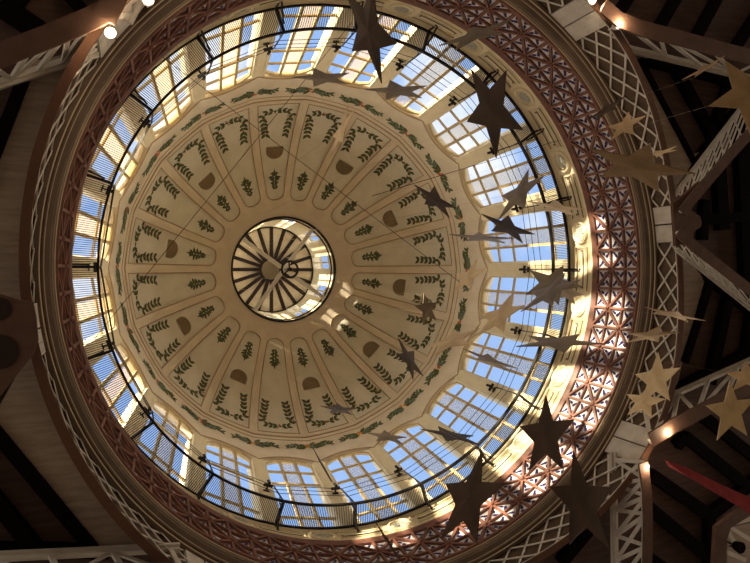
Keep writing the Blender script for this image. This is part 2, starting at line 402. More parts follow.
# ---- cream frieze with medallions
def rF(z): return 7.985 + 0.125 * (z - 17.48)
fr = struct(empty('wall_frieze'), 'round cream frieze with medallions and long mouldings above the tiles')
b = MB(); b.revolve([(7.93, 17.49), (7.93, 17.60), (rF(17.66), 17.64), (rF(18.86), 18.80), (rF(18.9) - .05, 18.86), (rF(19) - .03, 18.97), (8.7, 18.97), (8.7, 17.49)], closed_prof=True)
b.build('frieze_wall', M['cream'], fr)
def fp(az, z, d=0): return P(az, rF(z) + d, z)
ms = None
def frieze_part(k0):
    bb = MB(); c = k0; rr = MB(); dd = MB()
    ra, rz = .36 / 8.08 * 180 / pi, .40
    bb.tube([fp(c + ra * cos(t * pi / 16), 18.24 + rz * sin(t * pi / 16), -.02) for t in range(32)], .05, 6, True)
    bb.tube([fp(c + ra * .72 * cos(t * pi / 16), 18.24 + rz * .72 * sin(t * pi / 16), -.02) for t in range(32)], .02, 5, True)
    dd.add([fp(c, 18.24, -.035)] + [fp(c + ra * .7 * cos(t * pi / 16), 18.24 + rz * .7 * sin(t * pi / 16), -.012) for t in range(32)], [(0, 1 + t, 1 + (t + 1) % 32) for t in range(32)])
    for q in range(8):
        t = q * pi / 4; dd.add([fp(c, 18.24, -.05), fp(c + ra * .5 * cos(t - .2), 18.24 + rz * .5 * sin(t - .2), -.025), fp(c + ra * .62 * cos(t), 18.24 + rz * .62 * sin(t), -.05), fp(c + ra * .5 * cos(t + .2), 18.24 + rz * .5 * sin(t + .2), -.025)], [(0, 1, 2, 3)])
    o = bb.build('medallion', M['cream'], fr); d_ = dd.build('medallion_disc', M['medal'], o); tag(d_, 'grey rosette')
    return o
for k in range(20): frieze_part(9 + 18 * k)
for k in range(20):
    c = 18 * k; bb = MB()
    for z in (17.80, 18.66):
        bb.tube([fp(c - 5.6 + i * 1.12, z, -.01) for i in range(11)], .032, 5)
    bb.tube([fp(c - 5.2 + i * 1.04, 18.02, -.01) for i in range(11)] , .026, 5)
    bb.tube([fp(c - 5.2 + i * 1.04, 18.45, -.01) for i in range(11)] , .026, 5)
    for s_ in (-5.2, 5.2): bb.tube([fp(c + s_, 18.02, -.01), fp(c + s_, 18.45, -.01)], .026, 5)
    o = bb.build('long_moulding', M['cream'], fr)
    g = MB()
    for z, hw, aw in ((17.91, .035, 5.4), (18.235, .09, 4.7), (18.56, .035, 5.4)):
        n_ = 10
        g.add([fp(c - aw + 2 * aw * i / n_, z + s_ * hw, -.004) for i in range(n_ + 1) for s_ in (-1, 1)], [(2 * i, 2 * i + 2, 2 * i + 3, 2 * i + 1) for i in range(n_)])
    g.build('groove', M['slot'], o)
    pn = MB(); n_ = 10
    pn.add([fp(c - 4.3 + 8.6 * i / n_, z, -.03) for i in range(n_ + 1) for z in (18.18, 18.29)], [(2 * i, 2 * i + 2, 2 * i + 3, 2 * i + 1) for i in range(n_)])
    pn.build('raised_strip', M['cream'], o)

# ---- drum: twenty piers and twenty arched windows
def rD(z): return 8.186 - 0.2138 * (z - 18.978)
def edge(u): return 23.15 + 0.40 * (1 - (2 * u - 1) ** 2)
drum = struct(empty('wall_drum'), 'cream drum of twenty piers between the arched windows under the dome')
b = MB(); zs = [18.9, 19.3, 21.0, 22.4, 23.15, 23.35]
hw = [2.35, 2.25, 2.15, 2.05, 1.9, 0.5]
sec = []
for z, h in zip(zs, hw):
    r = rD(z); sec.append([P(-h, r, z), P(h, r, z), P(h * 1.15, r + .16, z), P(h * 1.15, r + .45, z), P(-h * 1.15, r + .45, z), P(-h * 1.15, r + .16, z)])
for p, q in zip(sec, sec[1:]): b.prism(p, q)
pier = b.build('pier', M['cream'], drum)
b = MB()
for s_ in (-1, 1): b.bar(P(s_ * 1.35, rD(19.2) - .01, 19.2), P(s_ * 1.2, rD(23) - .01, 23.0), .05, .03, up=(1, 0, 0))
b.build('pier_moulding', M['cream'], pier)
for k in range(1, 20):
    c = pier.copy(); col.objects.link(c); c.rotation_euler = (0, 0, radians(18 * k)); c.parent = drum
    d = pier.children[0].copy(); col.objects.link(d); d.parent = c
# sill below the windows
b = MB(); b.revolve([(8.19, 18.95), (8.15, 19.12), (8.5, 19.12), (8.7, 18.95)], closed_prof=True, n=240)
b.build('window_sill', M['cream'], drum)

WR = 0.14
def wp(u, z, d=0):
    r = rD(z) + WR + d; a = P(1.9, r, z); c = P(16.1, r, z); return Vector((a[0] + (c[0] - a[0]) * u, a[1] + (c[1] - a[1]) * u, z))
wroot = empty('window_1')
f = MB(); mid = radians(9); up = (cos(mid), sin(mid), 0.2)
U = [0, .345, .655, 1]; ROW = [18.98, 19.80, 21.84, 22.66]
for i, u in enumerate(U):
    top = edge(u) + (0.02 if 0 < u < 1 else 0)
    f.bar(wp(u, 18.98), wp(u, top), .10 if 0 < u < 1 else .14, .08, up=up)
for z in ROW[1:]:
    f.bar(wp(0, z), wp(1, z), .075, .07, up=up)
f.bar(wp(0, 19.03), wp(1, 19.03), .12, .08, up=up)
NA = 14
for i in range(NA):
    u0, u1 = i / NA, (i + 1) / NA; f.bar(wp(u0, edge(u0) - .01), wp(u1, edge(u1) - .01), .11, .10, up=up)
f.build('window_frame', M['frame'], wroot)
def pane(bb, u0, u1):
    n_ = 6; zz = [19.0, 21, 22.6]
    uu = [u0 + (u1 - u0) * i / n_ for i in range(n_ + 1)]
    vs = [wp(u, z) for u in uu for z in zz + [edge(u)]]; k = 4
    bb.add(vs, [(i * k + j, (i + 1) * k + j, (i + 1) * k + j + 1, i * k + j + 1) for i in range(n_) for j in range(3)])
g = MB(); pane(g, U[0], U[1]); pane(g, U[2], U[3]); g.build('pane', M['glass'], wroot)
g = MB(); pane(g, U[1], U[2]); tag(g.build('frosted_pane', M['frost'], wroot), 'frosted middle panes')
struct(wroot, 'arched drum window just below photo right, between pale piers')
def place_word(az):
    az = (az + 180) % 360 - 180
    w_ = ['right', 'lower right', 'bottom', 'lower left', 'left', 'upper left', 'top', 'upper right']
    return w_[int(((az + 22.5) % 360) // 45)]
for k in range(1, 20):
    c = copies(wroot, radians(18 * k)); c.name = 'window_%d' % (k + 1); c['label'] = 'arched drum window on the %s side of the ring, three panes wide' % place_word(9 + 18 * k)
wroot['label'] = 'arched drum window on the right side of the ring, three panes wide'
for o in list(bpy.data.objects):
    if o.name.startswith('window_') and o.parent is None: o['group'] = 'arched drum windows'

# ---- dome
A_, Z0, EX, ZTOP, RTOP = 7.293, 23.154, 1.8, 28.91, 2.425
B_ = (ZTOP - Z0) / (1 - (RTOP / A_) ** EX) ** (1 / EX)
PH = acos((RTOP / A_) ** (EX / 2))
def ph_r(r): return acos(min(1, (r / A_) ** (EX / 2)))
def ph_z(z): return math.asin(max(0, min(1, ((z - Z0) / B_))) ** (EX / 2))
def D(az, ph, off=0.0):                                     # off > 0: towards the inside
    ph = max(1e-4, ph); r = A_ * cos(ph) ** (2 / EX); z = Z0 + B_ * sin(ph) ** (2 / EX)
    nr = (r / A_) ** (EX - 1) / A_; nz = (max(z - Z0, 0) / B_) ** (EX - 1) / B_; l = hypot(nr, nz)
    r -= off * nr / l; z -= off * nz / l
    am = ((az % 18) - 9); wq = max(0, 1 - ph / PH) * 0.8
    r *= (cos(radians(9)) / cos(radians(am))) ** wq
    return P(az, r, z)
RB = 6.80                                                   # radius of the ridge between border band and ribs
dome = struct(empty('ceiling'), 'round cream dome with twenty painted panels around the central eye')
PHB = ph_r(RB)
# border band, scalloped at its lower edge
b = MB(); nu, nv = 20 * 16, 10; vs = []; fs = []
for i in range(nu):
    az = 360 * i / nu; u = (az % 18) / 18
    p0 = ph_z(edge(u) - (0.0 if True else 0))
    for j in range(nv + 1):
        t = j / nv; ph = p0 + (PHB - p0) * t
        vs.append(D(az, ph, 0))
for i in range(nu):
    for j in range(nv): fs.append((i * (nv + 1) + j, ((i + 1) % nu) * (nv + 1) + j, ((i + 1) % nu) * (nv + 1) + j + 1, i * (nv + 1) + j + 1))
b.add(vs, fs)
# lip: outer thickness so that the scalloped edge reads as a solid soffit
vs = []; fs = []
for i in range(nu):
    az = 360 * i / nu; u = (az % 18) / 18; p = Vector(D(az, ph_z(edge(u)))); a = radians(az)
    vs += [p, p + Vector((cos(a) * .42, sin(a) * .22, 0)), p + Vector((cos(a) * .22, sin(a) * .22, .2))]
for i in range(nu):
    q = (i + 1) % nu; fs += [(3 * i, 3 * q, 3 * q + 1, 3 * i + 1), (3 * i + 1, 3 * q + 1, 3 * q + 2, 3 * i + 2)]
b.add(vs, fs)
b.build('border_band', M['dome'], dome, True)
# sector with one recessed panel
def halfw(r): return 0.375 + (0.86 - 0.375) * (r - 3.35) / (6.69 - 3.35)
ro, rc = 6.69, 3.48
outl = []; targ = []
def push(az, ph, ta, tph): outl.append((az, ph)); targ.append((ta, tph))
NO, NS, NC = 8, 16, 12
ho = degrees(math.asin(halfw(ro) / ro))
for i in range(NO): t = i / NO; push(-ho + 2 * ho * t, ph_r(ro), -9 + 18 * t, PHB)
pts_side = []
for i in range(NS):
    t = i / NS; r = ro + (rc - ro) * t; h = degrees(math.asin(halfw(r) / r)); push(h, ph_r(r), 9, PHB + (ph_r(rc) + .02 - PHB) * t)
wc = halfw(rc)
for i in range(NC + 1):
    t = pi * i / NC; x = wc * cos(t); dr = wc * sin(t) * .80; r = rc - dr
    th = min(degrees(t), 180 - degrees(t))
    if th < 45: ta, tph = 9, ph_r(rc) + .02 + (PH - ph_r(rc) - .02) * th / 45
    else: ta, tph = 9 * (90 - th) / 45, PH
    push(degrees(math.asin(x / r)), ph_r(r), ta if t <= pi / 2 else -ta, tph)
for i in range(1, NS):
    t = 1 - i / NS; r = ro + (rc - ro) * t; h = degrees(math.asin(halfw(r) / r)); push(-h, ph_r(r), -9, PHB + (ph_r(rc) + .02 - PHB) * t)
K = len(outl)
sb = MB(); vs = []; fs = []; STP = 5
for (a, p), (ta, tph) in zip(outl, targ):
    for j in range(STP + 1):
        t = j / STP; vs.append(D(9 + a + (ta - a) * t, p + (tph - p) * t))
for i in range(K):
    q = (i + 1) % K
    for j in range(STP): fs.append((i * (STP + 1) + j, q * (STP + 1) + j, q * (STP + 1) + j + 1, i * (STP + 1) + j + 1))
sb.add(vs, fs)
RC = 0.075
sb.add([D(9 + a, p, o_) for a, p in outl for o_ in (0, -RC)], [(2 * i, 2 * ((i + 1) % K), 2 * ((i + 1) % K) + 1, 2 * i + 1) for i in range(K)])
rib0 = sb.build('rib_sector', M['dome'], dome)
pb = MB(); STP2 = 8; vs = []; fs = []
for a, p in outl:
    p1 = min(max(p, ph_r(6.2)), ph_r(3.6))
    for j in range(STP2 + 1):
        t = j / STP2; vs.append(D(9 + a * (1 - t), p + (p1 - p) * t, -RC))
for i in range(K):
    q = (i + 1) % K
    for j in range(STP2): fs.append((i * (STP2 + 1) + j, q * (STP2 + 1) + j, q * (STP2 + 1) + j + 1, i * (STP2 + 1) + j + 1))
pb.add(vs, fs)
panel0 = pb.build('dome_panel', M['panel'], dome, True)
mb_ = MB(); mb_.tube([D(9 + a, p, .004) for a, p in outl], .022, 5, True)
# shallow step line inside the panel
def inset(a, p, d):
    r = A_ * cos(p) ** (2 / EX); return a * (1 - d / max(.2, halfw(r))), p
mould0 = mb_.build('panel_moulding', M['bead'], dome)
for k in range(1, 20):
    for s_ in (rib0, panel0, mould0):
        c = s_.copy(); col.objects.link(c); c.rotation_euler = (0, 0, radians(18 * k)); c.parent = dome
# round beads
for nm, fn, t in (('scalloped_bead', lambda az, u: D(az, ph_z(edge(u) + .06), .01), .035),
                  ('ring_bead', lambda az, u: D(az, ph_r(6.885), .004), .018),
                  ('ridge_bead', lambda az, u: D(az, ph_r(6.795), .01), .030)):
    b = MB(); b.tube([fn(360 * i / 320, ((360 * i / 320) % 18) / 18) for i in range(320)], t, 5, True); b.build(nm, M['bead'], dome)
b = MB()
for i in range(20):
    pass

# ---- painted leaves and flowers, thin paint layers on the plaster
def painter(az0, r0, off):
    """returns f(x tangential, y outward along the surface) -> surface point, near az0, r0"""
    ph0 = ph_r(r0); r0_ = r0
    d0 = Vector(D(az0, ph0)); d1 = Vector(D(az0, ph0 + .01)); sp = (d1 - d0).length / .01
    return lambda x, y: D(az0 + degrees(x / max(1.5, A_ * cos(min(PH, max(0.01, ph0 - y / sp))) ** (2 / EX))), ph0 - y / sp, off)
def leaf(bb, fn, x, y, ang, ln, wd, mi=0):
    c, s_ = cos(ang), sin(ang); pts = []
    for t, wv in ((0, 0), (.3, 1), (.62, .9), (1, 0), (.62, -.9), (.3, -1)):
        u = t * ln; v = wv * wd / 2; pts.append(fn(x + u * c - v * s_, y + u * s_ + v * c))
    bb.add(pts, [(0, 1, 2, 3, 4, 5)], mi)
def dot(bb, fn, x, y, r, mi=0):
    bb.add([fn(x + r * cos(t * pi / 4), y + r * sin(t * pi / 4)) for t in range(8)], [tuple(range(8))], mi)
rnd = random.Random(3)
def garland(k):                                             # U-shaped garland at the wide end of a panel
    bb = MB(); az = 9 + 18 * k; fn = painter(az, 6.2, -RC + .012); top = 0.50
    path = []
    X = .60
    for i in range(6): path.append((-X + .16 * (1 - i / 5), -.72 + i * .20))
    for i in range(1, 6): path.append((-X + 2 * X * i / 6, .44 + .03 * sin(pi * i / 6)))
    for i in range(6): path.append((X - .16 * (i / 5), .28 - i * .20))
    n_ = len(path)
    for i, (x, y) in enumerate(path):
        j = min(i + 1, n_ - 1); h = max(i - 1, 0); dirn = atan2(path[j][1] - path[h][1], path[j][0] - path[h][0])
        d2 = dirn + pi if i <= n_ / 2 - 1 else dirn
        for s_ in (-1, 1):
            leaf(bb, fn, x, y, d2 + s_ * rnd.uniform(.5, .9), rnd.uniform(.23, .30), .135, 0)
        if i in (8,): leaf(bb, fn, x, y, d2 + pi, .22, .10, 0); leaf(bb, fn, x, y, d2, .2, .10, 0)
        if i < n_ - 1: leaf(bb, fn, x, y, atan2(path[i + 1][1] - y, path[i + 1][0] - x), hypot(path[i + 1][0] - x, path[i + 1][1] - y), .022, 0)
        if i % 2 == 0:
            for q in range(2): dot(bb, fn, x + rnd.uniform(-.13, .13), y + rnd.uniform(-.12, .12), .045, 1)
    return bb.build('painted_garland', [M['green'], M['pink']], dome)
def bouquet(k):
    bb = MB(); az = 9 + 18 * k; fn = painter(az, 4.0, -RC + .012)
    for (y, wds) in ((-.38, .16), (-.22, .22), (-.05, .27), (.10, .30), (.24, .2)):
        for s_ in (-1, 1):
            leaf(bb, fn, 0, y, pi / 2 - s_ * rnd.uniform(.9, 1.5), wds, .12, 0)
            leaf(bb, fn, s_ * .03, y + .02, pi / 2 - s_ * rnd.uniform(.2, .6), .15, .08, 0)
            leaf(bb, fn, 0, y, -pi / 2 + s_ * rnd.uniform(.5, .9), .13, .07, 0)
    leaf(bb, fn, 0, .2, pi / 2, .34, .08, 0)
    dot(bb, fn, .05, .08, .03, 1); dot(bb, fn, -.05, -.12, .03, 1)
    return bb.build('painted_bouquet', [M['green'], M['grille']], dome)
def swag(k):
    bb = MB(); az = 18 * k; fn = painter(az, 7.035, .012)
    for i in range(-6, 7):
        x = i * .135; y = -.03 + .08 * (abs(i) / 6) ** 2 + .05 * sin(abs(i) * 1.1); d_ = 0 if i > 0 else pi
        big = 1.0 + .45 * (1 - abs(i) / 6)
        for s_ in (-1, 1):
            leaf(bb, fn, x, y, d_ + s_ * rnd.uniform(.45, .9), rnd.uniform(.20, .26) * big, .115 * big, 0 if rnd.random() < .6 else 2)
        leaf(bb, fn, x, y, d_, .15, .025, 0)
    for q in range(10): dot(bb, fn, rnd.uniform(-.22, .22), rnd.uniform(-.14, .10), rnd.uniform(.045, .075), 1)
    return bb.build('painted_swag', [M['green'], M['orange' if k in (3, 4, 6, 19, 5) else 'pink'], M['green2']], dome)
for k in range(20): garland(k); bouquet(k); swag(k)
# ---- half-round vents in every second panel
for k in range(0, 20, 2):
    az = 9 + 18 * k; fn = painter(az, 5.12, -RC + .02); bb = MB(); v = MB()
    W_, Hh = .36, .40
    arc = [(W_, .20)] + [(W_ * cos(t * pi / 12), -Hh * .9 * sin(t * pi / 12) + .0) for t in range(13)] + [(-W_, .20)]
    v.add([fn(x, y) for x, y in arc], [tuple(range(len(arc)))[::-1]])
    fn2 = painter(az, 5.12, -RC + .03)
    o = v.build('vent', M['grille'], dome)
    for q in range(-4, 5):
        x = q * .075; yb = -Hh * .9 * sqrt(max(0, 1 - (x / W_) ** 2)); bb.bar(fn2(x, .15), fn2(x, yb), .018, .02)
    for q in range(-4, 2):
        y = q * .075; xw = W_ * (1 if y > 0 else sqrt(max(0, 1 - (y / (Hh * .9)) ** 2))); bb.bar(fn2(-xw, y), fn2(xw, y), .018, .02)
    bb.tube([fn2(x, y) for x, y in arc], .022, 5, True)
    bb.build('vent_grille', M['grillebar'], o)

# ---- lantern above the eye
lan = struct(empty('ceiling'), 'lantern above the central eye with dark radial beams and white cross bars')
b = MB(); b.revolve([(2.43, 28.86), (2.36, 28.86), (2.34, 28.96), (2.36, 29.05), (2.44, 29.05)], closed_prof=True, n=96)
tag(b.build('eye_rim', M['black'], lan, False), 'black iron rim')
b = MB(); b.revolve([(2.43, 29.05), (2.37, 29.06), (2.36, 29.28), (2.75, 29.28), (2.75, 29.0)], closed_prof=True, n=96)
b.build('collar', M['cream'], lan)
b = MB(); b.revolve([(2.36, 29.27), (2.31, 29.28), (2.31, 29.36), (2.36, 29.37)], closed_prof=True, n=96); b.build('lower_rail', M['black'], lan)
def rLn(z): return 2.35 - (z - 29.3) * (2.35 - 2.17) / 2.65
for k in range(10):
    c = -9 + 36 * k
    s_ = MB(); a0, a1 = c + 8.5, c + 27.5
    s_.revolve([(rLn(29.3), 29.3), (rLn(31.95), 31.95), (rLn(31.95) + .12, 31.95), (rLn(29.3) + .12, 29.3)], a0, a1, 8, closed_prof=True)
    s_.build('solid_bay', M['cream'], lan)
    fr_ = MB()
    for a in (c - 8.5, c, c + 8.5): fr_.bar(P(a, rLn(29.3) + .03, 29.3), P(a, rLn(31.95) + .03, 31.95), .07, .07, up=P(c, 1, 0))
    fr_.bar(P(c - 8.5, rLn(29.5) + .05, 29.5), P(c + 8.5, rLn(29.5) + .05, 29.5), .40, .05, up=P(c, 1, 0))
    for z in (29.36, 30.7, 31.9): fr_.bar(P(c - 8.5, rLn(z) + .03, z), P(c + 8.5, rLn(z) + .03, z), .09, .07, up=P(c, 1, 0))
    fo = fr_.build('lantern_window_frame', M['cream'], lan)
    gp = MB(); gp.quad(P(c - 8.5, rLn(29.3) + .03, 29.3), P(c + 8.5, rLn(29.3) + .03, 29.3), P(c + 8.5, rLn(31.95) + .03, 31.95), P(c - 8.5, rLn(31.95) + .03, 31.95)); gp.build('lantern_pane', M['glass2'], fo)
b = MB(); b.revolve([(0.52, 32.02), (2.6, 32.02), (2.6, 32.15), (0.52, 32.15)], closed_prof=True, n=96)
b.build('plank_roof', M['plankl2'], lan)
b = MB(); b.revolve([(2.10, 31.90), (2.17, 31.90), (2.17, 32.02), (2.10, 32.02)], closed_prof=True, n=96); b.build('upper_rail', M['black'], lan)
bm0 = MB(); bm0.bar((.5, 0, 31.98), (2.13, 0, 31.98), .17, .10); o0 = bm0.build('radial_beam', M['darkwood'], lan)
for k in range(1, 20): c = o0.copy(); col.objects.link(c); c.parent = lan; c.rotation_euler = (0, 0, radians(18 * k))
bp_ = MB(); bp_.revolve([(0.001, 32.5), (.56, 32.5), (.56, 32.6), (.001, 32.6)], n=40, closed_prof=True); bp_.build('centre_disc', M['cream'], lan)
bp_ = MB(); bp_.revolve([(0.5, 31.96), (.62, 31.96), (.60, 32.55), (.52, 32.55)], n=40, closed_prof=True); bp_.build('hub_ring', M['darkwood'], lan)
for a in (35.5, 125.5):
    b = MB(); b.bar(P(a, 2.36, 28.98 + (.0 if a < 90 else .13)), P(a + 180, 2.36, 28.98 + (.0 if a < 90 else .13)), .17, .12); tag(b.build('cross_bar', M['barwhite'], lan), 'white cross bar')

# ================================================================== THINGS
# ---- round metal walkway on brackets
walk = tag(empty('walkway', (0, 0, 18.95)), 'round iron walkway with open bar grating around the foot of the windows', 'walkway')
def WB(bb, nm, m_): 
    o = bb.build(nm, m_, walk, loc=(0, 0, 18.95)); o.location = (0, 0, 0); return o
b = MB(); b.revolve([(7.35, 18.87), (7.41, 18.87), (7.41, 18.99), (7.35, 18.99)], closed_prof=True); WB(b, 'inner_beam', M['black'])
b = MB(); b.revolve([(8.10, 18.98), (8.19, 18.98), (8.19, 19.08), (8.10, 19.08)], closed_prof=True); WB(b, 'outer_beam', M['black'])
g0 = MB()
for i in range(42):
    t = (i + .5) / 42; a = t * 18
    g0.bar(P(a, 7.40, 18.96), P(a, 8.12, 19.0), .016, .022)
g0 = WB(g0, 'grating', M['black'])
for k in range(1, 20): c = g0.copy(); col.objects.link(c); c.parent = walk; c.rotation_euler = (0, 0, radians(18 * k))
b = MB(); b.bar(P(0, 7.36, 18.90), P(0, 8.16, 18.93), .07, .10); b.bar(P(0.45, 7.6, 18.86), P(0.45, 8.10, 18.42), .045, .045); b.bar(P(0, 8.10, 18.34), P(0, 8.13, 18.90), .06, .05)
br0 = WB(b, 'bracket', M['black'])
b = MB(); b.bar(P(0, 7.37, 18.95), P(0, 7.37, 20.36), .035, .035); b.bar(P(0, 7.38, 19.4), P(0, 7.62, 18.97), .025, .025)
po0 = WB(b, 'guard_post', M['black'])
for k in range(1, 20):
    for q in (br0, po0): c = q.copy(); col.objects.link(c); c.parent = walk; c.rotation_euler = (0, 0, radians(18 * k))
for z in (19.57, 19.95, 20.32):
    b = MB(); b.tube([P(18 * i, 7.36, z) for i in range(20)], .011, 5, True); WB(b, 'guard_wire', M['black'])

# ---- small lamps on the piers
def pier_lamp():
    root = empty('wall_lamp', (0, 0, 0)); z = 21.0; r = rD(z)
    b1 = MB(); b1.bar((r + .02, 0, z), (r - .28, 0, z - .02), .05, .05); b1.bar((r - .02, -.1, z), (r - .02, .1, z), .12, .03, up=(1, 0, 0)); b1.build('bracket_arm', M['black'], root, loc=(0, 0, 0))
    h = MB(); h.tube([(r - .20, -.15, z - .03), (r - .20, .15, z - .03)], .055, 8); h.tube([(r - .31, 0, z + .12), (r - .31, 0, z - .12)], .05, 8); h.build('lamp_head', M['black'], root)
    return root
pl = pier_lamp()
for k in range(20):
    o = pl if k == 0 else copies(pl, radians(18 * k))
    tag(o, 'small dark lamp fixed to a cream pier between the arched drum windows', 'lamp', 'small lamps on the drum piers')

# ---- pendant in the eye
pend = tag(empty('pendant_lamp', (0, 0, 27.9)), 'black ring pendant hanging under the white cross bars of the central eye', 'lamp')
b = MB(); b.tube([(.36 * cos(t * pi / 16), .36 * sin(t * pi / 16), 0) for t in range(32)], .05, 6, True)
b.build('lamp_ring', M['black'], pend)
b = MB()
for t in range(3): a = t * 2 * pi / 3 + .4; b.bar((0, 0, .06), (.36 * cos(a), .36 * sin(a), 0), .06, .05)
b.build('spoke', M['black'], pend)
b = MB(); b.tube([(0, 0, .15), (0, 0, -.12)], .09, 10); b.ball((.0, .0, -.14), .09); b.build('lamp_body', M['black'], pend)
b = MB(); b.tube([(0, 0, .1), (0, 0, 1.03)], .018, 6); b.build('rod', M['black'], pend)

# ---- roof girders running out from the ring
GN = 0
def girder(name_label, bpix, tpix, zb=13.5, zt=14.62, side=0.22, nweb=6, style='x', wd=.36, lattice=False):
    B = [atz(x, y, zb) for x, y in bpix]; T0, T1 = atz(*tpix[0], zt), atz(*tpix[-1], zt)
    global GN; GN += 1; B = [p + Vector((0, 0, -.012 * GN)) for p in B]
    root = empty('roof_girder', B[0]); o3 = tuple(B[0])
    b = MB()
    lv = []; rv = []
    for i in range(len(B)):
        t_ = (B[min(i + 1, len(B) - 1)] - B[max(i - 1, 0)]).normalized(); sd2 = Vector((-t_.y, t_.x, 0)) * wd / 2
        lv.append(B[i] + sd2); rv.append(B[i] - sd2)
    nb = len(B); hz = Vector((0, 0, .06)); vs_ = []
    for l_, r_ in zip(lv, rv): vs_ += [l_, r_, r_ + hz, l_ + hz]
    b.add(vs_, [(4 * i + j, 4 * i + (j + 1) % 4, 4 * i + 4 + (j + 1) % 4, 4 * i + 4 + j) for i in range(nb - 1) for j in range(4)] + [(0, 3, 2, 1), (4 * nb - 4, 4 * nb - 3, 4 * nb - 2, 4 * nb - 1)])
    eb = (B[-1] - B[-2]).normalized() * 6; b.bar(B[-1] + Vector((0, 0, .03)), B[-1] + eb + Vector((0, 0, .03)), wd, .06)
    c = b.build('bottom_chord', M['chord'], root, loc=o3); c.location = (0, 0, 0); tag(c, 'brown painted chord')
    b = MB(); d = (T1 - T0).normalized(); b.bar(T0 - d * .2, T1 + d * 6, .12 if lattice else .20, .10)
    b.bar(T0 - d * .2 + Vector((0, 0, .0)), T1 + d * .5, .06, .12 if lattice else .24)
    c = b.build('top_chord', M['white'], root, loc=o3); c.location = (0, 0, 0); tag(c, 'pale painted chord')
    # inner lower strip and web
    b = MB(); nn = Vector((-d.y, d.x, 0)); 
    if nn.dot(B[0] - CAM) > 0: nn = -nn
    def bp(t):
        k = t * (len(B) - 1); i = min(int(k), len(B) - 2); return B[i].lerp(B[i + 1], k - i) + Vector((0, 0, .05))
    def tpn(t): return T0.lerp(T1, t) - Vector((0, 0, .05))
    tot = sum((q - p).length for p, q in zip(B, B[1:]))
    for i in range(len(B) - 1): b.bar(B[i] + Vector((0, 0, .08)), B[i + 1] + Vector((0, 0, .08)), .08 if lattice else .24, .08)
    if lattice:
        nw = max(6, int(tot / .36)); hgt = 2
        for i in range(-hgt, nw):
            for s_ in (0, 1):
                t0, t1 = i / nw, (i + hgt) / nw
                f0, f1 = 0.0, 1.0
                if t0 < 0: f0 = -t0 / (t1 - t0)
                if t1 > 1: f1 = (1 - t0) / (t1 - t0)
                if f1 - f0 < .1: continue
                ta, tb_ = t0 + (t1 - t0) * f0, t0 + (t1 - t0) * f1
                if s_: p = tpn(ta).lerp(bp(ta), f0); q = tpn(tb_).lerp(bp(tb_), f1)
                else: p = bp(ta).lerp(tpn(ta), f0); q = bp(tb_).lerp(tpn(tb_), f1)
                b.bar(p, q, .042, .03, up=nn)
    else:
        for i in range(nweb):
            t0, t1 = i / nweb, (i + 1) / nweb
            b.bar(bp(t0), tpn(t0), .10, .07, up=nn)
            if style == 'x' or i % 2 == 0: b.bar(bp(t0), tpn(t1), .10, .04, up=nn)
            if style == 'x' or i % 2 == 1: b.bar(tpn(t0), bp(t1), .10, .04, up=nn)
        b.bar(bp(1), tpn(1), .10, .07, up=nn)
    for i in range(6):
        p0, p1 = B[-1] + eb * (i / 6), B[-1] + eb * ((i + 1) / 6); q0, q1 = T1 + d * i, T1 + d * (i + 1)
        b.bar(p0, q1, .09, .04, up=nn); b.bar(q0, p1, .09, .04, up=nn)
    c = b.build('web', M['white'], root, loc=o3); c.location = (0, 0, 0); tag(c, 'pale crossed web bars')
    tag(root, name_label, 'girder', 'roof girders around the dome ring')
    return root
girder('trussed roof girder running right from the two upper right spotlights', [(604, 6), (620, 20), (640, 28), (680, 38), (720, 49), (765, 60)], [(628, 49), (765, 82)], nweb=4, style='z', wd=.42)
girder('lattice roof girder rising to the upper right from the right ring plate', [(682, 212), (700, 190), (730, 155), (775, 106)], [(676, 193), (765, 77)], zt=14.5, lattice=True, wd=.30)
girder('lattice roof girder falling to the lower right from the right ring plate', [(678, 232), (698, 250), (718, 265), (770, 306)], [(681, 253), (765, 320)], zt=14.3, lattice=True, wd=.30)
girder('trussed roof girder rising to the right above the lower right spotlights', [(650, 440), (672, 426), (697, 413), (726, 397), (765, 380)], [(645, 407), (765, 353)], nweb=4, style='z', wd=.42)
girder('trussed roof girder running down the photo from the lower right spotlight', [(642, 462), (646, 490), (647, 520), (646, 585)], [(613.3, 459), (615, 585)], nweb=5, style='x', wd=.30)
girder('trussed roof girder running left from the upper left spotlight', [(110, 10), (90, 20), (50, 37), (-15, 62)], [(88, 55), (-15, 89)], nweb=4, style='z', wd=.42)
girder('trussed roof girder leaving the frame above the upper left spotlight', [(104, 20), (112, 6), (122, -12)], [(132, 14), (150, -20)], nweb=2, style='z', wd=.42)
girder('trussed roof girder along the bottom left edge below the black beams', [(185, 577), (100, 577), (-15, 584)], [(170, 548), (-15, 557)], nweb=3, style='z', wd=.6)

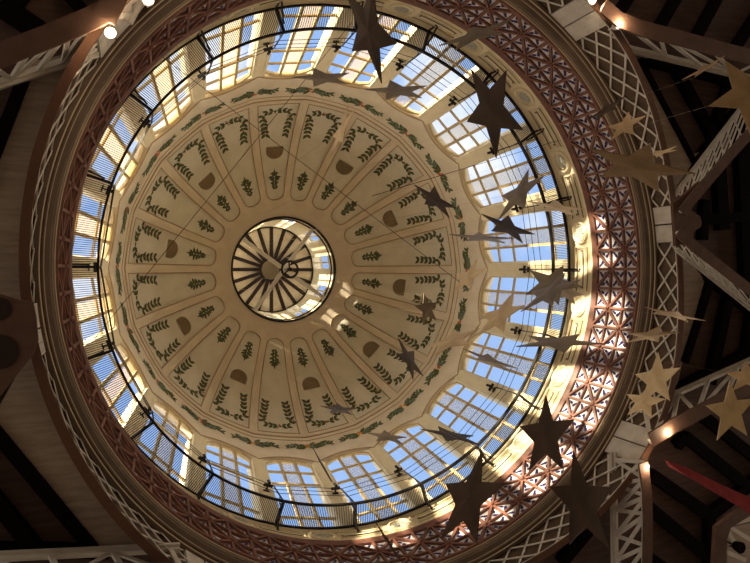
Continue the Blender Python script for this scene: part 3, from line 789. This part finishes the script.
# brown shaped plates where girders meet the ring
def gusset(label, pix, z=13.62, holes=()):
    pts = [atz(x, y, z) for x, y in pix]; bb = MB(); bb.prism(pts, [p + Vector((0, 0, .10)) for p in pts])
    c = sum(pts, Vector()) / len(pts); o = bb.build('gusset_plate', M['chord'], None, loc=tuple(c)); tag(o, label, 'plate')
    for (x, y, r) in holes:
        hb = MB(); cc = atz(x, y, z - .012); hb.prism([cc + Vector((r * cos(t * pi / 10), r * sin(t * pi / 10), 0)) for t in range(20)], [cc + Vector((r * cos(t * pi / 10), r * sin(t * pi / 10), .02)) for t in range(20)])
        h = hb.build('opening', M['darkwood'], o, loc=tuple(c)); h.location = (0, 0, 0)
gusset('brown scalloped plate joining the two lattice girders at the right', [(673, 203), (679, 199), (700, 181), (692, 196), (689, 204), (692, 211), (700, 216), (702, 222), (701, 227), (695, 231), (693, 238), (697, 246), (706, 256), (690, 246), (681, 244), (676, 246)])
gusset('large brown plate with dark round openings at the left edge', [(33, 302), (20, 300), (-6, 292), (-30, 292), (-30, 425), (0, 396), (33, 355), (38, 340), (36, 318)], holes=((-1, 309, .22), (0, 352, .32)))

# ---- six glowing spotlights at the ring
def spot(label, az, r, z=13.55, power=60):
    p = Vector(P(az, r, z)); root = empty('spotlight', p); tag(root, label, 'lamp')
    h = MB(); h.revolve([(.07, .02), (.11, .0), (.12, .05), (.08, .16), (.03, .20), (.001, .20)], n=14); h.build('lamp_housing', M['white'], root)
    g_ = MB(); g_.ball((0, 0, 0), .10, 12, 8); g_.build('bulb', M['glow'], root)
    a = MB(); a.bar((0, 0, .18), (0, 0, zlow(az) - z + .02), .03, .03); a.build('stem', M['white'], root)
    ld = bpy.data.lights.new('spotlight_light', 'POINT'); ld.energy = power; ld.color = (1, .76, .48); ld.shadow_soft_size = .1
    lo = bpy.data.objects.new('spotlight_light', ld); col.objects.link(lo); lo.location = p - Vector((0, 0, .14))
spot('glowing spotlight at the upper left of the ring, alone in the dark corner', -146.7, 8.24)
spot('glowing spotlight cut by the top edge near the upper left girder', -139.6, 8.13)
spot('glowing spotlight at the upper right beside the trussed girder', -49.6, 8.37)
spot('glowing spotlight cut by the top edge near the white upper right plate', -56.4, 8.28)
spot('upper one of the two glowing spotlights at the lower right', 32.1, 8.43)
spot('lower one of the two glowing spotlights at the lower right', 39.65, 8.38)

# ---- hanging stars
# each star: real place of its centre and the two axes of its plane
def ceiling_z(x, y):
    r = hypot(x, y)
    if r < 2.35: return 31.99
    if r < 7.2: return Z0 + B_ * max(0, 1 - (r / A_) ** EX) ** (1 / EX) + .05
    if r < 8.1: return 18.93
    if r < 8.35: return 15.4
    return 15.3 if r < 8.6 else 14.92
def star(label, C, U_, V_, m_, Rs=0.5, notch=0.42):
    C = Vector(C); U_ = Vector(U_); V_ = Vector(V_); Nn = U_.cross(V_).normalized(); th = .012
    pts = []
    for i in range(10):
        t = 2 * pi * i / 10; rr = Rs if i % 2 == 0 else Rs * notch
        pts.append(U_ * cos(t) * rr + V_ * sin(t) * rr)
    root = empty('hanging_star', C); bb = MB()
    # faceted star: slight ridge at the centre on both faces
    vs = [Nn * .02, -Nn * .02] + [p + Nn * th / 2 for p in pts] + [p - Nn * th / 2 for p in pts]
    fs = []
    for i in range(10):
        j = (i + 1) % 10; fs += [(0, 2 + i, 2 + j), (1, 12 + j, 12 + i), (2 + i, 12 + i, 12 + j, 2 + j)]
    bb.add(vs, fs); bb.build('star_plate', m_, root)
    ti = max(range(0, 10, 2), key=lambda i: pts[i].z); q = MB(); g_ = C + pts[ti] * .96; q.tube([pts[ti] * .96, pts[ti] * .96 + Vector((0, 0, ceiling_z(g_.x, g_.y) - g_.z))], .0012, 3); q.build('cord', M['ringlight'], root)
    tag(root, label, 'star', 'stars hanging under the dome')
    return root
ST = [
 ('large shade-dark star at the top, its long point aimed down', 'goldshade', 0.55, (-4.113, -2.438, 6.441), (-0.2146, -0.5938, -0.7755), (0.3196, 0.7076, -0.6302)),
 ('large shade-dark star before the upper right windows', 'goldshade', 0.52, (-2.897, -1.596, 5.962), (-0.168, -0.5653, -0.8076), (0.276, 0.7595, -0.5891)),
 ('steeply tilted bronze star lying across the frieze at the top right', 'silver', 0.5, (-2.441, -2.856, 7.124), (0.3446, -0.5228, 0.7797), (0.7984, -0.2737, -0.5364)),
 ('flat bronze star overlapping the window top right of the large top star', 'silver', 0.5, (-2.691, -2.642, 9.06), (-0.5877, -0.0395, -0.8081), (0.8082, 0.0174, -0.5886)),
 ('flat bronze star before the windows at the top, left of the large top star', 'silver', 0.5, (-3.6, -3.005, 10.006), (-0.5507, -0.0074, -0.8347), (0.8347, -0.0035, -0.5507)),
 ('narrow bright golden star on the painted panels near the top', 'goldlit', 0.5, (-3.188, -2.256, 10.32), (0.3188, -0.9021, 0.291), (0.098, -0.274, -0.9567)),
 ('small dark star over the painted garlands at the right', 'goldshade', 0.5, (-1.162, -1.226, 10.867), (-0.4575, -0.4072, -0.7905), (0.6215, 0.4893, -0.6118)),
 ('very dark star just below the grey one at the right windows', 'goldshade', 0.5, (-0.568, -0.631, 9.328), (-0.4846, -0.3387, -0.8065), (0.7154, 0.3771, -0.5882)),
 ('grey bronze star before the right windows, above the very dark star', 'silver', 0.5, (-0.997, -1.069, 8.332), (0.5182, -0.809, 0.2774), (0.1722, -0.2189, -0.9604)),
 ('thin pale star reaching from the right windows to a medallion', 'goldlit', 0.5, (0.59, -1.035, 9.549), (-0.6379, -0.1708, -0.751), (0.7321, 0.1681, -0.6601)),
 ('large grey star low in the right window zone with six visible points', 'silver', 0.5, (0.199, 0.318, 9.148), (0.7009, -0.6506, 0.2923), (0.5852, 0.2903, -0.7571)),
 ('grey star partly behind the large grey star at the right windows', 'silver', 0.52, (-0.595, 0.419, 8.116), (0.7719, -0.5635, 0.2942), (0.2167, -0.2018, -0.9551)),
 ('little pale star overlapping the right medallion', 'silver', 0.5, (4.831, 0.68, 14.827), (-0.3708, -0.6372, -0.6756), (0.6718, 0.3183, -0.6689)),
 ('light brown star before the right windows beside the dome edge', 'goldlit', 0.5, (-0.934, 0.835, 8.975), (0.6455, -0.6846, 0.3386), (0.2849, -0.1955, -0.9384)),
 ('pale star lying over the dome border at the right', 'goldlit', 0.5, (-1.518, 1.261, 9.477), (0.4988, -0.2966, 0.8144), (0.7423, -0.3388, -0.5781)),
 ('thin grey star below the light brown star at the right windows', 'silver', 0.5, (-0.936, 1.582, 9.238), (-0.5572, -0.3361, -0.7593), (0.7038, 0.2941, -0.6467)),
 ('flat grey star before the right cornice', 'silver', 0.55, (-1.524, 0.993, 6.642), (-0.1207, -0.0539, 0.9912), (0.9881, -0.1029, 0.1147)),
 ('dark narrow star over the painted panels at the lower right', 'goldshade', 0.5, (-1.27, 1.891, 11.831), (-0.3371, -0.8698, 0.3604), (0.7028, 0.0222, 0.711)),
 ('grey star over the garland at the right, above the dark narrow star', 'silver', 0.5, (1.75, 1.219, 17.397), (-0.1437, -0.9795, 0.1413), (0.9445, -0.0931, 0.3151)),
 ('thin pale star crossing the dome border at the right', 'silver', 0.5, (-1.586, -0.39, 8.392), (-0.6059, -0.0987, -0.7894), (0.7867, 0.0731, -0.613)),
 ('faint pale star against the dome border right of the vent', 'goldlit', 0.5, (0.267, 0.22, 12.181), (0.573, -0.77, 0.2806), (0.2629, -0.1516, -0.9528)),
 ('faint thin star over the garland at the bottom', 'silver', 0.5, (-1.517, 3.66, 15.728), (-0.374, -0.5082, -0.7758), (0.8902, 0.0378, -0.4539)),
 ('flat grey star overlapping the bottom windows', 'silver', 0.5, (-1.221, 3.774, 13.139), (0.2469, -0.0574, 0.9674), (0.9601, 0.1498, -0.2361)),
 ('thin grey star before the bottom right windows', 'goldshade', 0.5, (-1.852, 2.657, 8.861), (0.0256, -0.0445, 0.9987), (0.9805, 0.1959, -0.0164)),
 ('nearly black star lowest of three at the bottom, left one', 'goldshade', 0.5, (-3.413, 2.334, 5.483), (0.4686, -0.8243, 0.3177), (0.1437, -0.2837, -0.9481)),
 ('nearly black star of the three at the bottom, the topmost', 'goldshade', 0.5, (-1.794, 2.109, 6.513), (0.2215, -0.9234, 0.3135), (0.1544, -0.2842, -0.9462)),
 ('nearly black star of the three at the bottom, the rightmost', 'goldshade', 0.5, (-2.354, 2.391, 5.137), (0.0152, -0.9562, 0.2923), (0.0394, -0.2915, -0.9558)),
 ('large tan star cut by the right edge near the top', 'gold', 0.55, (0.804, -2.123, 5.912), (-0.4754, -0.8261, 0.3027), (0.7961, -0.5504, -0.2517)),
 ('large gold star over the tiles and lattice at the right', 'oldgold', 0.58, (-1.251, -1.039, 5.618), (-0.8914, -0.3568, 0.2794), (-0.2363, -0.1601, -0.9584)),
 ('bright thin star tip standing out above the large gold star', 'goldlit', 0.42, (5.183, -2.716, 11.795), (-0.8947, 0.0566, -0.4431), (0.4207, -0.2265, -0.8785)),
 ('dull gold star over the tiles, upper of a pair at the right', 'goldshade', 0.5, (3.632, -3.594, 11.874), (-0.6422, -0.0864, -0.7617), (0.6909, -0.4956, -0.5263)),
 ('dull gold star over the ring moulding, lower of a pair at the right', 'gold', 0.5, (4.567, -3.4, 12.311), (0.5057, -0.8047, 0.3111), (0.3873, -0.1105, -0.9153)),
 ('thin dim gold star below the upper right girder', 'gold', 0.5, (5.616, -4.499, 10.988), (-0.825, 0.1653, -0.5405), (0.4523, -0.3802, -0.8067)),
 ('clear gold star on the lattice at the right', 'goldlit', 0.5, (1.971, 1.967, 8.603), (0.3318, -0.9003, 0.2817), (0.1195, -0.256, -0.9592)),
 ('pale gold star half behind the clear gold star on the lattice', 'goldlit', 0.55, (6.144, 3.538, 13.295), (0.5745, -0.7775, 0.2558), (0.3854, -0.0187, -0.9226)),
 ('large gold star near the right edge beside the spotlights', 'goldlit', 0.5, (2.218, 2.286, 7.338), (-0.0574, -0.9983, 0.0067), (0.996, -0.0577, -0.0683)),
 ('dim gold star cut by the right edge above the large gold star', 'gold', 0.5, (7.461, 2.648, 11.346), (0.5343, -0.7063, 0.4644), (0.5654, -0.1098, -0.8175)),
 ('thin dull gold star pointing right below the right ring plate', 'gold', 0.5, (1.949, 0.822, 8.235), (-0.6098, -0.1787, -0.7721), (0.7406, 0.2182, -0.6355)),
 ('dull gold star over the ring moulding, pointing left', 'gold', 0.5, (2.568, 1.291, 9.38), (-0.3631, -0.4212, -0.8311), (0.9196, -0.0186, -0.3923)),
 ('dark edge-on star like a spear beside the bottom window', 'goldshade', 0.45, (-2.776, 4.189, 12.834), (0.1906, 0.0823, 0.9782), (0.4672, 0.8688, -0.1641)),
 ('dark edge-on star like a spear at the bottom edge', 'goldshade', 0.45, (-2.382, 4.775, 10.139), (-0.3778, -0.5771, -0.7241), (0.3376, 0.6423, -0.6881)),
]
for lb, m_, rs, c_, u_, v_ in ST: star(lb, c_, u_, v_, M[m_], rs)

# ---- long wires crossing under the dome
def wire(label, a, za, c, zc, r=.008):
    p, q = atz(*a, za), atz(*c, zc); b = MB(); pts = [p.lerp(q, t / 12) + Vector((0, 0, -.5 * sin(pi * t / 12))) * 0 for t in range(13)]
    b.tube(pts, r, 5); tag(b.build('wire', M['black'], None), label, 'wire')
wire('thin wire crossing the dome from upper left to the right windows', (160, 55), 17.6, (470, 290), 17.6)
wire('thin wire crossing the dome from the top to the left windows', (352, 22), 17.6, (95, 338), 17.6)
wire('thin wire running right from the dome edge toward the upper right windows', (372, 196), 17.6, (560, 140), 17.8)

# ---- red cloth strip
b = MB(); L0 = [((664, 459), (668, 466)), ((690, 469), (692, 479)), ((718, 483), (717, 494)), ((738, 492), (736, 505)), ((765, 504), (760, 521))]
vs = []
for (a, c) in L0: vs += [atz(*a, 12.9), atz(*c, 12.75)]
b.add(vs + [v + Vector((0, 0, .02)) for v in vs], [(2 * i, 2 * i + 1, 2 * i + 3, 2 * i + 2) for i in range(4)] + [(10 + 2 * i, 10 + 2 * i + 2, 10 + 2 * i + 3, 10 + 2 * i + 1) for i in range(4)] + [(2 * i, 2 * i + 2, 12 + 2 * i, 10 + 2 * i) for i in range(4)] + [(2 * i + 1, 11 + 2 * i, 13 + 2 * i, 2 * i + 3) for i in range(4)])
tag(b.build('banner', M['rubyred'], None), 'red cloth strip stretched from the lower right spotlights to the right edge', 'banner')

# ---- column head and loudspeaker at the bottom right corner
def px_box(name, pix, z, th, m_, label=None, parent=None):
    pts = [atz(x, y, z) for x, y in pix]; bb = MB(); bb.prism(pts, [p + Vector((0, 0, th)) for p in pts]); c = sum(pts, Vector()) / len(pts)
    return bb, c
bb, c = px_box('x', [(716, 527), (729, 517), (775, 486), (775, 500), (731, 528), (727, 540), (726, 580), (713, 580)], 13.5, .12, None)
o = bb.build('column_head', M['chord'], None, loc=tuple(c)); tag(o, 'brown column head with pale braces at the bottom right corner', 'column')
bb = MB()
for a, d_ in (((728, 524), (770, 514)), ((728, 526), (770, 552)), ((727, 530), (737, 548)), ((727, 552), (745, 560))): bb.bar(atz(*a, 13.75), atz(*d_, 13.75), .12, .08)
h = bb.build('brace', M['white'], o, loc=tuple(c)); h.location = (0, 0, 0)
pts = [(729, 528), (775, 518), (775, 580), (727, 580)]; bb = MB(); q = [atz(x, y, 14.4) for x, y in pts]; bb.prism(q, [p + Vector((0, 0, .05)) for p in q]); h = bb.build('soffit', M['plankl'], o, loc=tuple(c)); h.location = (0, 0, 0)
cc = atz(741, 548, 13.2); root = tag(empty('floodlight', cc), 'round dark floodlight hanging at the bottom right corner', 'lamp')
bb = MB(); bb.revolve([(.02, .22), (.12, .2), (.17, .0), (.15, -.03), (.001, -.02)], n=20); bb.build('lamp_housing', M['beam'], root)
bb = MB(); bb.bar((0, 0, .2), (0, 0, .55), .04, .04); bb.bar((-.2, 0, .2), (.2, 0, .2), .04, .04); bb.build('lamp_bracket', M['black'], root)
